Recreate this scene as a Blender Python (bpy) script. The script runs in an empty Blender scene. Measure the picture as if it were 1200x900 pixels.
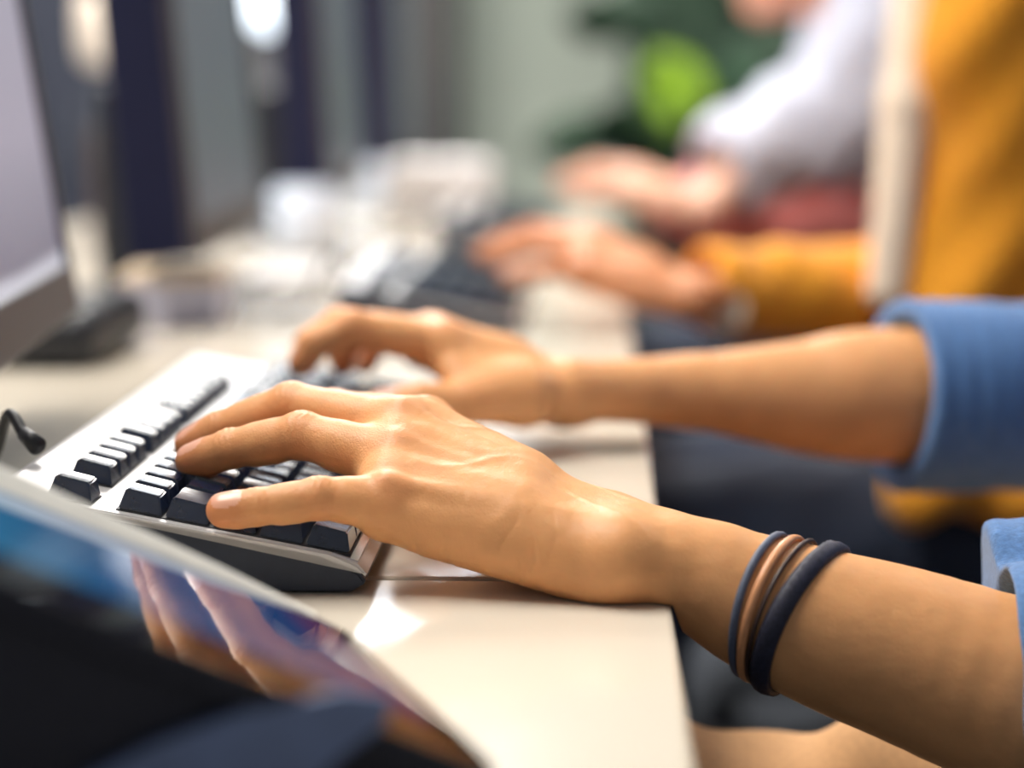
import bpy, bmesh, math, random
import numpy as np
from mathutils import Vector, Matrix

random.seed(7)
scene = bpy.context.scene
COL = scene.collection
DESK = 0.74                      # height of the desk tops
CAMZ = DESK + 0.199
FPX = 2600.0                     # focal length in pixels of a 1200 px wide frame
VPX, VPY = 697.0, 102.0          # where lines running along +Y meet

# ------------------------------------------------------------------ camera
_fwd_y = np.array([(VPX - 600) / FPX, (VPY - 450) / FPX, 1.0]); _fwd_y /= np.linalg.norm(_fwd_y)
_up = np.array([0, -_fwd_y[2], _fwd_y[1]]); _up /= np.linalg.norm(_up)
_right = np.cross(_fwd_y, _up)
M_W2C = np.stack([_right, _fwd_y, _up], 1)           # world axes seen in a camera frame (x right, y down, z ahead)


def P(px, py, y):
    """point of the world seen at a pixel, at distance y along the desks"""
    d = M_W2C.T @ np.array([(px - 600) / FPX, (py - 450) / FPX, 1.0])
    d = d * (y / d[1])
    return np.array([d[0], d[1], d[2] + CAMZ])


def PZ(px, py, z=DESK):
    d = M_W2C.T @ np.array([(px - 600) / FPX, (py - 450) / FPX, 1.0])
    d = d * ((z - CAMZ) / d[2])
    return np.array([d[0], d[1], z])


cam_d = bpy.data.cameras.new('camera')
cam = bpy.data.objects.new('camera', cam_d)
COL.objects.link(cam)
R = M_W2C.T @ np.diag([1, -1, -1])                   # camera axes -> world
mw = Matrix.Identity(4)
for i in range(3):
    for j in range(3):
        mw[i][j] = float(R[i, j])
mw[2][3] = CAMZ
cam.matrix_world = mw
cam_d.sensor_width = 36
cam_d.lens = 36 * FPX / 1200
cam_d.clip_start = 0.02
cam_d.dof.use_dof = True
cam_d.dof.focus_distance = 0.895
cam_d.dof.aperture_fstop = 3.2
scene.camera = cam

scene.view_settings.view_transform = 'Standard'
scene.view_settings.look = 'None'
scene.view_settings.gamma = 1.0
scene.view_settings.use_curve_mapping = False
scene.view_settings.exposure = 0.2


# ------------------------------------------------------------------ materials
def lin(c):
    return tuple(((x / 255) / 12.92 if x / 255 <= 0.04045 else ((x / 255 + 0.055) / 1.055) ** 2.4) for x in c) + (1.0,)


def mat(name, rgb, rough=0.5, metal=0.0, var=0.06, scale=40, bump=0.0, bscale=200, spec=0.5, emit=None, estr=0, coat=0, sss=0, sheen=0):
    m = bpy.data.materials.new(name)
    m.use_nodes = True
    nt = m.node_tree
    b = nt.nodes['Principled BSDF']
    b.inputs['Roughness'].default_value = rough
    b.inputs['Metallic'].default_value = metal
    b.inputs['Specular IOR Level'].default_value = spec
    b.inputs['Coat Weight'].default_value = coat
    b.inputs['Sheen Weight'].default_value = sheen
    c = lin(rgb)
    tc = nt.nodes.new('ShaderNodeTexCoord')
    n = nt.nodes.new('ShaderNodeTexNoise')
    n.inputs['Scale'].default_value = scale
    n.inputs['Detail'].default_value = 4
    nt.links.new(tc.outputs['Object'], n.inputs['Vector'])
    r = nt.nodes.new('ShaderNodeValToRGB')
    r.color_ramp.elements[0].position = 0.3
    r.color_ramp.elements[1].position = 0.7
    r.color_ramp.elements[0].color = tuple(x * (1 - var) for x in c[:3]) + (1,)
    r.color_ramp.elements[1].color = tuple(min(1, x * (1 + var)) for x in c[:3]) + (1,)
    nt.links.new(n.outputs['Fac'], r.inputs['Fac'])
    nt.links.new(r.outputs['Color'], b.inputs['Base Color'])
    if bump:
        n2 = nt.nodes.new('ShaderNodeTexNoise')
        n2.inputs['Scale'].default_value = bscale
        n2.inputs['Detail'].default_value = 3
        nt.links.new(tc.outputs['Object'], n2.inputs['Vector'])
        bp = nt.nodes.new('ShaderNodeBump')
        bp.inputs['Strength'].default_value = bump
        bp.inputs['Distance'].default_value = 0.001
        nt.links.new(n2.outputs['Fac'], bp.inputs['Height'])
        nt.links.new(bp.outputs['Normal'], b.inputs['Normal'])
    if emit:
        b.inputs['Emission Color'].default_value = lin(emit)
        b.inputs['Emission Strength'].default_value = estr
    if sss:
        b.inputs['Subsurface Weight'].default_value = sss
        b.inputs['Subsurface Radius'].default_value = (1.0, 0.35, 0.18)
        b.inputs['Subsurface Scale'].default_value = 0.006
    return m


def skin_mat(name, rgb, red):
    """skin: fine noise, ruddier at knuckles and finger ends (attribute), fine pores and lines"""
    m = mat(name, rgb, rough=0.46, var=0.07, scale=60, spec=0.30, sss=0.18)
    nt = m.node_tree
    b = nt.nodes['Principled BSDF']
    base = b.inputs['Base Color'].links[0].from_socket
    at = nt.nodes.new('ShaderNodeAttribute'); at.attribute_name = 'ruddy'
    mx = nt.nodes.new('ShaderNodeMix'); mx.data_type = 'RGBA'
    nt.links.new(at.outputs['Fac'], mx.inputs[0])
    nt.links.new(base, mx.inputs[6])
    mx.inputs[7].default_value = lin(red)
    nt.links.new(mx.outputs[2], b.inputs['Base Color'])
    tc = nt.nodes.new('ShaderNodeTexCoord')
    vo = nt.nodes.new('ShaderNodeTexVoronoi'); vo.feature = 'DISTANCE_TO_EDGE'
    vo.inputs['Scale'].default_value = 700
    nt.links.new(tc.outputs['Object'], vo.inputs['Vector'])
    no = nt.nodes.new('ShaderNodeTexNoise'); no.inputs['Scale'].default_value = 160; no.inputs['Detail'].default_value = 5
    nt.links.new(tc.outputs['Object'], no.inputs['Vector'])
    b1 = nt.nodes.new('ShaderNodeBump'); b1.inputs['Strength'].default_value = 0.22; b1.inputs['Distance'].default_value = 0.0006
    nt.links.new(vo.outputs['Distance'], b1.inputs['Height'])
    b2 = nt.nodes.new('ShaderNodeBump'); b2.inputs['Strength'].default_value = 0.45; b2.inputs['Distance'].default_value = 0.0012
    nt.links.new(no.outputs['Fac'], b2.inputs['Height'])
    nt.links.new(b1.outputs['Normal'], b2.inputs['Normal'])
    nt.links.new(b2.outputs['Normal'], b.inputs['Normal'])
    return m


M = {}
M['skin'] = skin_mat('tan_skin', (218, 158, 106), (204, 124, 82))
M['nail'] = mat('fingernail', (226, 168, 140), rough=0.28, spec=0.5, sss=0.1, scale=90)
M['skin_deep'] = skin_mat('warm_skin', (206, 140, 98), (190, 112, 76))
M['skin_pale'] = skin_mat('fair_skin', (226, 176, 150), (214, 146, 122))
M['desk'] = mat('cream_laminate', (214, 204, 188), rough=0.15, var=0.015, scale=15, spec=0.5)
M['desk_edge'] = mat('cream_edge_band', (226, 216, 196), rough=0.35, var=0.02)
M['steel_grey'] = mat('grey_painted_steel', (92, 96, 104), rough=0.4, metal=0.3)
M['silver'] = mat('brushed_silver_plastic', (205, 203, 203), rough=0.3, metal=0.35, var=0.03, scale=120, bump=0.03, bscale=900)
M['navy_plastic'] = mat('navy_black_plastic', (26, 38, 58), rough=0.42, var=0.08, scale=200, bump=0.05, bscale=1200)
M['key'] = mat('navy_black_key', (20, 32, 56), rough=0.24, var=0.1, scale=200, spec=0.7, bump=0.03, bscale=1500)
M['bed'] = mat('dark_key_bed', (16, 20, 30), rough=0.6)
M['chrome'] = mat('polished_metal', (214, 212, 214), rough=0.16, metal=0.9, var=0.02)
M['cable'] = mat('black_rubber', (22, 24, 30), rough=0.5)
M['bezel'] = mat('charcoal_bezel', (62, 58, 64), rough=0.38, var=0.04)
M['navy_case'] = mat('navy_monitor_case', (20, 23, 52), rough=0.55, var=0.05, spec=.25)
M['black'] = mat('black_plastic', (22, 26, 34), rough=0.45)
M['tablet_body'] = mat('pale_edge_trim', (236, 232, 222), rough=0.45)
M['folio'] = mat('navy_black_folio', (10, 16, 32), rough=0.6, var=0.1, scale=150, bump=0.08, bscale=700, spec=.2)
M['wall'] = mat('sage_wall_paint', (210, 220, 206), rough=0.8, var=0.02, scale=3)
M['wall_grey'] = mat('grey_wall_paint', (120, 126, 132), rough=0.8, var=0.02, scale=3)
M['ceiling'] = mat('white_ceiling_tile', (228, 228, 226), rough=0.9, var=0.02, scale=10)
M['carpet'] = mat('slate_carpet', (52, 56, 64), rough=0.95, var=0.2, scale=300, bump=0.4, bscale=400)
M['denim'] = mat('mid_blue_denim', (74, 114, 164), rough=0.85, var=0.22, scale=420, bump=0.35, bscale=900, sheen=0.2)
M['khaki'] = mat('khaki_twill', (196, 150, 104), rough=0.85, var=0.08, scale=300, bump=0.2, bscale=900)
M['mustard'] = mat('mustard_knit', (240, 160, 30), rough=0.9, var=0.10, scale=160, bump=0.5, bscale=260, sheen=0.3)
M['cream_cloth'] = mat('cream_blouse_cloth', (240, 222, 200), rough=0.85, var=0.04, scale=80)
M['dark_cloth'] = mat('dark_navy_cloth', (46, 56, 76), rough=0.9, var=0.12, scale=200)
M['white_cloth'] = mat('pale_blue_white_cloth', (204, 208, 226), rough=0.85, var=0.04, scale=40)
M['pink'] = mat('dusty_pink_jersey', (232, 140, 138), rough=0.85, var=0.06, scale=60)
M['hair_brown'] = mat('dark_brown_hair', (52, 36, 28), rough=0.5, var=0.3, scale=120, bump=0.6, bscale=260)
M['hair_fair'] = mat('light_brown_hair', (150, 108, 70), rough=0.5, var=0.3, scale=120, bump=0.6, bscale=260)
M['eye'] = mat('eye_white', (232, 228, 222), rough=0.2)
M['paper'] = mat('white_paper', (238, 236, 236), rough=0.8, var=0.01)
M['lavender'] = mat('pale_lavender_card', (208, 208, 226), rough=0.6, var=0.02)
M['kraft'] = mat('kraft_lid', (222, 200, 172), rough=0.7, var=0.03)
M['ceramic'] = mat('pale_blue_ceramic', (214, 224, 240), rough=0.2, var=0.02)
M['cabinet'] = mat('dark_slate_cabinet', (44, 48, 62), rough=0.6, var=0.06, scale=8)
M['cabinet_grey'] = mat('grey_brown_cabinet', (88, 86, 86), rough=0.6, var=0.06, scale=8)
M['leaf_dark'] = mat('dark_green_leaf', (44, 70, 50), rough=0.5, var=0.25, scale=20)
M['leaf_lime'] = mat('lime_green_leaf', (138, 176, 44), rough=0.5, var=0.12, scale=20)
M['pot'] = mat('grey_glazed_pot', (80, 84, 84), rough=0.4)
M['soil'] = mat('potting_soil', (40, 30, 24), rough=0.95, var=0.3)
M['lamp_glow'] = mat('white_lamp_shade', (240, 244, 250), rough=0.5, emit=(232, 244, 255), estr=3.0)
M['lamp_warm'] = mat('cream_lamp_shade', (230, 214, 196), rough=0.6, emit=(255, 232, 206), estr=0.40)
M['panel_glow'] = mat('added_panel_diffuser', (250, 250, 250), rough=0.5, emit=(255, 250, 242), estr=8.0)
M['cord_slate'] = mat('slate_blue_cord', (84, 92, 112), rough=0.55, var=0.15, scale=800)
M['cord_tan'] = mat('tan_leather_cord', (214, 150, 104), rough=0.4, var=0.08, scale=300)
M['cord_brown'] = mat('dark_brown_cord', (58, 38, 32), rough=0.5, var=0.1, scale=300)
M['button'] = mat('cream_button', (246, 232, 206), rough=0.25)


def screen_mat(name, stops, strength, rough=0.12, horizontal=False):
    """a lit display: what it shows runs from stop to stop over the panel"""
    m = bpy.data.materials.new(name); m.use_nodes = True
    nt = m.node_tree; b = nt.nodes['Principled BSDF']
    b.inputs['Base Color'].default_value = (0.004, 0.005, 0.008, 1)
    b.inputs['Roughness'].default_value = rough
    b.inputs['Specular IOR Level'].default_value = 0.5
    tc = nt.nodes.new('ShaderNodeTexCoord'); sp = nt.nodes.new('ShaderNodeSeparateXYZ')
    nt.links.new(tc.outputs['Generated'], sp.inputs[0])
    nz = nt.nodes.new('ShaderNodeTexNoise'); nz.inputs['Scale'].default_value = 2.2; nz.inputs['Detail'].default_value = 2
    nt.links.new(tc.outputs['Generated'], nz.inputs['Vector'])
    ad = nt.nodes.new('ShaderNodeMath'); ad.operation = 'MULTIPLY_ADD'
    nt.links.new(nz.outputs['Fac'], ad.inputs[0]); ad.inputs[1].default_value = 0.16 if horizontal else 0.03
    nt.links.new(sp.outputs[0 if horizontal else 2], ad.inputs[2])
    r = nt.nodes.new('ShaderNodeValToRGB')
    while len(r.color_ramp.elements) < len(stops):
        r.color_ramp.elements.new(0.5)
    for e, (p, c) in zip(r.color_ramp.elements, stops):
        e.position = p; e.color = lin(c)
    nt.links.new(ad.outputs[0], r.inputs['Fac'])
    nt.links.new(r.outputs['Color'], b.inputs['Emission Color'])
    b.inputs['Emission Strength'].default_value = strength
    return m


M['screen_lilac'] = screen_mat('lit_lilac_screen', [(0, (205, 205, 215)), (0.04, (200, 200, 212)), (0.06, (120, 116, 134)), (0.3, (168, 160, 176)), (1, (172, 170, 186))], 0.8, 0.35)
M['screen_grey'] = screen_mat('lit_slate_screen', [(0, (92, 98, 108)), (1, (104, 112, 122))], 0.6, 0.35)
M['screen_blue'] = screen_mat('blue_gradient_screen', [(0, (96, 44, 84)), (0.12, (86, 44, 90)), (0.18, (12, 60, 116)), (0.5, (20, 92, 142)), (0.8, (66, 150, 186)), (1.0, (60, 140, 180))], 0.6, 0.04, True)  # emission runs from purple through deep blue to teal

# ------------------------------------------------------------------ object helpers


def tag(o, label=None, cat=None, group=None, kind=None):
    if label: o['label'] = label
    if cat: o['category'] = cat
    if group: o['group'] = group
    if kind: o['kind'] = kind
    return o


def empty(name, loc, rz=0.0):
    o = bpy.data.objects.new(name, None)
    o.empty_display_size = 0.05
    o.location = [float(v) for v in loc]
    o.rotation_euler = (0, 0, rz)
    COL.objects.link(o)
    return o


def link(name, bm, m, parent=None, smooth=False, world=False):
    """bmesh -> object; world=True: coordinates are world ones although it has a parent at some place"""
    me = bpy.data.meshes.new(name)
    bmesh.ops.recalc_face_normals(bm, faces=bm.faces)
    bm.to_mesh(me); bm.free()
    if smooth:
        for p in me.polygons: p.use_smooth = True
    ms = m if isinstance(m, (list, tuple)) else [m]
    for x in ms: me.materials.append(x)
    o = bpy.data.objects.new(name, me)
    COL.objects.link(o)
    if parent is not None:
        o.parent = parent
        if world:
            me.transform(Matrix.Translation(-Vector(parent.location)))
    return o


def box(bm, x0, x1, y0, y1, z0, z1, mtx=None, bevel=0.0):
    r = bmesh.ops.create_cube(bm, size=1)
    vs = r['verts']
    bmesh.ops.transform(bm, verts=vs, matrix=Matrix.Translation(((x0 + x1) / 2, (y0 + y1) / 2, (z0 + z1) / 2)) @ Matrix.Diagonal((x1 - x0, y1 - y0, z1 - z0, 1)))
    if bevel:
        es = list({e for v in vs for e in v.link_edges})
        r2 = bmesh.ops.bevel(bm, geom=es, offset=bevel, segments=2, affect='EDGES', profile=0.5)
        vs = list({v for f in r2['faces'] for v in f.verts} | {v for v in vs if v.is_valid})
    if mtx is not None:
        bmesh.ops.transform(bm, verts=[v for v in vs if v.is_valid], matrix=mtx)
    return vs


def cyl(bm, a, b, r1, r2=None, seg=24):
    a = Vector(a); b = Vector(b)
    d = b - a
    q = Vector((0, 0, 1)).rotation_difference(d).to_matrix().to_4x4()
    bmesh.ops.create_cone(bm, cap_ends=True, segments=seg, radius1=r1, radius2=r1 if r2 is None else r2, depth=d.length,
                          matrix=Matrix.Translation((a + b) / 2) @ q)


def lathe(bm, prof, c=(0, 0, 0), seg=32, close=True):
    rings = []
    for r, z in prof:
        rings.append([bm.verts.new((c[0] + r * math.cos(2 * math.pi * i / seg), c[1] + r * math.sin(2 * math.pi * i / seg), c[2] + z)) for i in range(seg)])
    for k in range(len(rings) - 1):
        for i in range(seg):
            bm.faces.new((rings[k][i], rings[k][(i + 1) % seg], rings[k + 1][(i + 1) % seg], rings[k + 1][i]))
    if close:
        bm.faces.new(rings[0][::-1]); bm.faces.new(rings[-1])


def prism(bm, poly, y0, y1, axis='y'):
    """polygon in the x-z plane pushed from y0 to y1"""
    n = len(poly)
    A = [bm.verts.new((x, y0, z)) for x, z in poly]
    B = [bm.verts.new((x, y1, z)) for x, z in poly]
    bm.faces.new(A); bm.faces.new(B[::-1])
    for i in range(n):
        bm.faces.new((A[i], B[i], B[(i + 1) % n], A[(i + 1) % n]))


def tube(bm, pts, r, seg=10):
    pts = [Vector(p) for p in pts]
    rings = []
    ref = Vector((0, 0, 1))
    for i, p in enumerate(pts):
        t = (pts[min(i + 1, len(pts) - 1)] - pts[max(i - 1, 0)]).normalized()
        if abs(t.dot(ref)) > 0.95: ref = Vector((1, 0, 0))
        u = t.cross(ref).normalized(); w = u.cross(t)
        rings.append([bm.verts.new(p + (u * math.cos(2 * math.pi * k / seg) + w * math.sin(2 * math.pi * k / seg)) * r) for k in range(seg)])
    for a, b in zip(rings, rings[1:]):
        for k in range(seg):
            bm.faces.new((a[k], a[(k + 1) % seg], b[(k + 1) % seg], b[k]))
    bm.faces.new(rings[0][::-1]); bm.faces.new(rings[-1])


def spline(pts, n=12):
    pts = [np.array(p, float) for p in pts]
    out = []
    for i in range(len(pts) - 1):
        p0 = pts[max(i - 1, 0)]; p1 = pts[i]; p2 = pts[i + 1]; p3 = pts[min(i + 2, len(pts) - 1)]
        for k in range(n):
            t = k / n
            out.append(0.5 * ((2 * p1) + (-p0 + p2) * t + (2 * p0 - 5 * p1 + 4 * p2 - p3) * t * t + (-p0 + 3 * p1 - 3 * p2 + p3) * t ** 3))
    out.append(pts[-1])
    return out


def copy_tree(o, parent=None):
    c = o.copy(); COL.objects.link(c)
    if parent is not None: c.parent = parent
    for ch in list(o.children): copy_tree(ch, c)
    return c


# ------------------------------------------------------------------ smooth solid bodies (distance fields -> one closed mesh)
def Cn(a, b, r1, r2=None, k=0.005, sub=False):
    return ('c', np.array(a, float), np.array(b, float), r1, r1 if r2 is None else r2, k, sub)


def El(c, rad, ax=None, k=0.005, sub=False):
    return ('e', np.array(c, float), np.array(rad, float), np.eye(3) if ax is None else np.array(ax, float), 0, k, sub)


def Pl(point, normal):
    """keeps the side the normal points away from"""
    n = np.array(normal, float); n /= np.linalg.norm(n)
    return ('p', np.array(point, float), n, 0, 0, 0.003, False)


def prim_dist(pr, x, y, z):
    if pr[0] == 'c':
        _, a, b, r1, r2, k, s = pr
        d = b - a; dd = float(d @ d) + 1e-12
        ux, uy, uz = x - a[0], y - a[1], z - a[2]
        t = np.clip((ux * d[0] + uy * d[1] + uz * d[2]) / dd, 0, 1)
        return np.sqrt((ux - t * d[0]) ** 2 + (uy - t * d[1]) ** 2 + (uz - t * d[2]) ** 2) - (r1 + (r2 - r1) * t)
    if pr[0] == 'e':
        _, c, r, ax, _, k, s = pr
        ux, uy, uz = x - c[0], y - c[1], z - c[2]
        q = [ux * ax[i][0] + uy * ax[i][1] + uz * ax[i][2] for i in range(3)]
        k0 = np.sqrt((q[0] / r[0]) ** 2 + (q[1] / r[1]) ** 2 + (q[2] / r[2]) ** 2)
        k1 = np.sqrt((q[0] / r[0] ** 2) ** 2 + (q[1] / r[1] ** 2) ** 2 + (q[2] / r[2] ** 2) ** 2) + 1e-9
        return k0 * (k0 - 1) / k1
    _, p, n = pr[:3]
    return (x - p[0]) * n[0] + (y - p[1]) * n[1] + (z - p[2]) * n[2]


def combine(cur, d, pr):
    k = max(pr[5], 1e-5)
    if pr[0] == 'p':
        return np.maximum(cur, d)
    if pr[6]:
        h = np.maximum(k - np.abs(cur + d), 0) / k
        return np.maximum(cur, -d) + h * h * k * 0.25
    h = np.maximum(k - np.abs(cur - d), 0) / k
    return np.minimum(cur, d) - h * h * k * 0.25


def sdf_at(prims, pts):
    x, y, z = pts[:, 0], pts[:, 1], pts[:, 2]
    cur = np.full(len(pts), 0.2)
    for pr in prims:
        cur = combine(cur, prim_dist(pr, x, y, z), pr)
    return cur


def pr_box(pr):
    if pr[0] == 'c':
        r = max(pr[3], pr[4])
        return np.minimum(pr[1], pr[2]) - r, np.maximum(pr[1], pr[2]) + r
    r = max(pr[2])
    return pr[1] - r, pr[1] + r


def sdf_mesh(prims, vox, smooth=2):
    add = [p for p in prims if p[0] != 'p' and not p[6]]
    lo = np.min([pr_box(p)[0] for p in add], 0) - 4 * vox
    hi = np.max([pr_box(p)[1] for p in add], 0) + 4 * vox
    n = np.ceil((hi - lo) / vox).astype(int) + 1
    F = np.full(n, 0.05, np.float32)
    ax = [(lo[i] + vox * np.arange(n[i])).astype(np.float32) for i in range(3)]
    for pr in prims:
        if pr[0] == 'p':
            i0 = np.zeros(3, int); i1 = n
        else:
            a, b = pr_box(pr); m = pr[5] + 4 * vox
            i0 = np.clip(np.floor((a - m - lo) / vox).astype(int), 0, n)
            i1 = np.clip(np.ceil((b + m - lo) / vox).astype(int) + 1, 0, n)
        if np.any(i1 <= i0): continue
        sl = tuple(slice(i0[i], i1[i]) for i in range(3))
        d = prim_dist(pr, ax[0][sl[0]][:, None, None], ax[1][sl[1]][None, :, None], ax[2][sl[2]][None, None, :])
        F[sl] = combine(F[sl], d, pr)
    S = F < 0
    c = [n[i] - 1 for i in range(3)]
    cnt = np.zeros(c, np.uint8)
    for i in (0, 1):
        for j in (0, 1):
            for k in (0, 1):
                cnt += S[i:i + c[0], j:j + c[1], k:k + c[2]]
    act = np.argwhere((cnt > 0) & (cnt < 8))
    idx = np.full(c, -1, np.int32)
    idx[act[:, 0], act[:, 1], act[:, 2]] = np.arange(len(act))
    corner = {}
    for i in (0, 1):
        for j in (0, 1):
            for k in (0, 1):
                corner[(i, j, k)] = F[act[:, 0] + i, act[:, 1] + j, act[:, 2] + k].astype(float)
    acc = np.zeros((len(act), 3)); num = np.zeros(len(act))
    for (i, j, k), f0 in corner.items():
        for axn in range(3):
            o = [i, j, k]
            if o[axn] == 1: continue
            o2 = o.copy(); o2[axn] = 1
            f1 = corner[tuple(o2)]
            m = (f0 < 0) != (f1 < 0)
            t = np.where(m, f0 / np.where(m, f0 - f1, 1), 0)
            p = np.tile(np.array(o, float), (len(act), 1)); p[:, axn] = t
            acc += p * m[:, None]; num += m
    V = lo + vox * (act + acc / np.maximum(num, 1)[:, None])
    quads = []
    for axn in range(3):
        u, w = [(1, 2), (2, 0), (0, 1)][axn]
        s0 = [slice(1, -1)] * 3; s1 = [slice(1, -1)] * 3
        s0[axn] = slice(0, n[axn] - 1); s1[axn] = slice(1, n[axn])
        A = S[tuple(s0)]; B = S[tuple(s1)]
        e = np.argwhere(A != B)
        if not len(e): continue
        inside = A[e[:, 0], e[:, 1], e[:, 2]]
        e = e.copy()
        for q in range(3):
            if q != axn: e[:, q] += 1
        def cell(du, dw):
            g = e.copy(); g[:, u] += du; g[:, w] += dw
            return idx[g[:, 0], g[:, 1], g[:, 2]]
        q = np.stack([cell(-1, -1), cell(0, -1), cell(0, 0), cell(-1, 0)], 1)
        q[~inside] = q[~inside][:, ::-1]
        quads.append(q)
    Q = np.concatenate(quads)
    Q = Q[(Q >= 0).all(1)]
    ea = np.concatenate([Q[:, 0], Q[:, 1], Q[:, 2], Q[:, 3]]); eb = np.concatenate([Q[:, 1], Q[:, 2], Q[:, 3], Q[:, 0]])
    deg = np.bincount(ea, minlength=len(V)) + np.bincount(eb, minlength=len(V))
    deg = np.maximum(deg, 1)[:, None]
    def lap(X):
        s = np.zeros_like(X)
        for d in range(3):
            s[:, d] = np.bincount(ea, X[eb, d], len(V)) + np.bincount(eb, X[ea, d], len(V))
        return s / deg - X
    for _ in range(smooth):
        V = V + 0.5 * lap(V)
        V = V - 0.35 * lap(V)
    return V, Q


def normals_of(V, Q):
    n = np.cross(V[Q[:, 2]] - V[Q[:, 0]], V[Q[:, 3]] - V[Q[:, 1]])
    N = np.zeros_like(V)
    for d in range(3):
        for c in range(4):
            N[:, d] += np.bincount(Q[:, c], n[:, d], len(V))
    return N / (np.linalg.norm(N, axis=1, keepdims=True) + 1e-12)


def mesh_obj(name, V, Q, mats, parent=None, matidx=None, ruddy=None):
    me = bpy.data.meshes.new(name)
    off = np.array(parent.location) if parent is not None else np.zeros(3)
    V = (V - off).astype(np.float32)
    me.vertices.add(len(V)); me.vertices.foreach_set('co', V.ravel())
    me.loops.add(len(Q) * 4); me.loops.foreach_set('vertex_index', Q.astype(np.int32).ravel())
    me.polygons.add(len(Q))
    me.polygons.foreach_set('loop_start', np.arange(0, len(Q) * 4, 4, dtype=np.int32))
    me.polygons.foreach_set('use_smooth', np.ones(len(Q), bool))
    for m in mats: me.materials.append(m)
    if matidx is not None:
        me.polygons.foreach_set('material_index', matidx.astype(np.int32))
    me.update(calc_edges=True); me.validate()
    if ruddy is not None:
        a = me.attributes.new('ruddy', 'FLOAT', 'POINT')
        a.data.foreach_set('value', ruddy.astype(np.float32))
    o = bpy.data.objects.new(name, me)
    COL.objects.link(o)
    if parent is not None: o.parent = parent
    return o


def join_parts(parts):
    Vs, Qs, Ms, Rs = [], [], [], []
    n = 0
    for V, Q, mi, ru in parts:
        Vs.append(V); Qs.append(Q + n); n += len(V)
        Ms.append(np.zeros(len(Q), int) if mi is None else mi)
        Rs.append(np.zeros(len(V)) if ru is None else ru)
    return np.concatenate(Vs), np.concatenate(Qs), np.concatenate(Ms), np.concatenate(Rs)


def unit(v):
    v = np.array(v, float)
    return v / np.linalg.norm(v)


# ------------------------------------------------------------------ arm with a hand
FR = {'pinky': (.0096, .0083, .0071, .0063), 'ring': (.0112, .0097, .0081, .0068),
      'middle': (.0112, .0098, .0083, .0069), 'index': (.0110, .0096, .0082, .0068), 'thumb': (.0122, .0104, .0094, .0076)}


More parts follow.
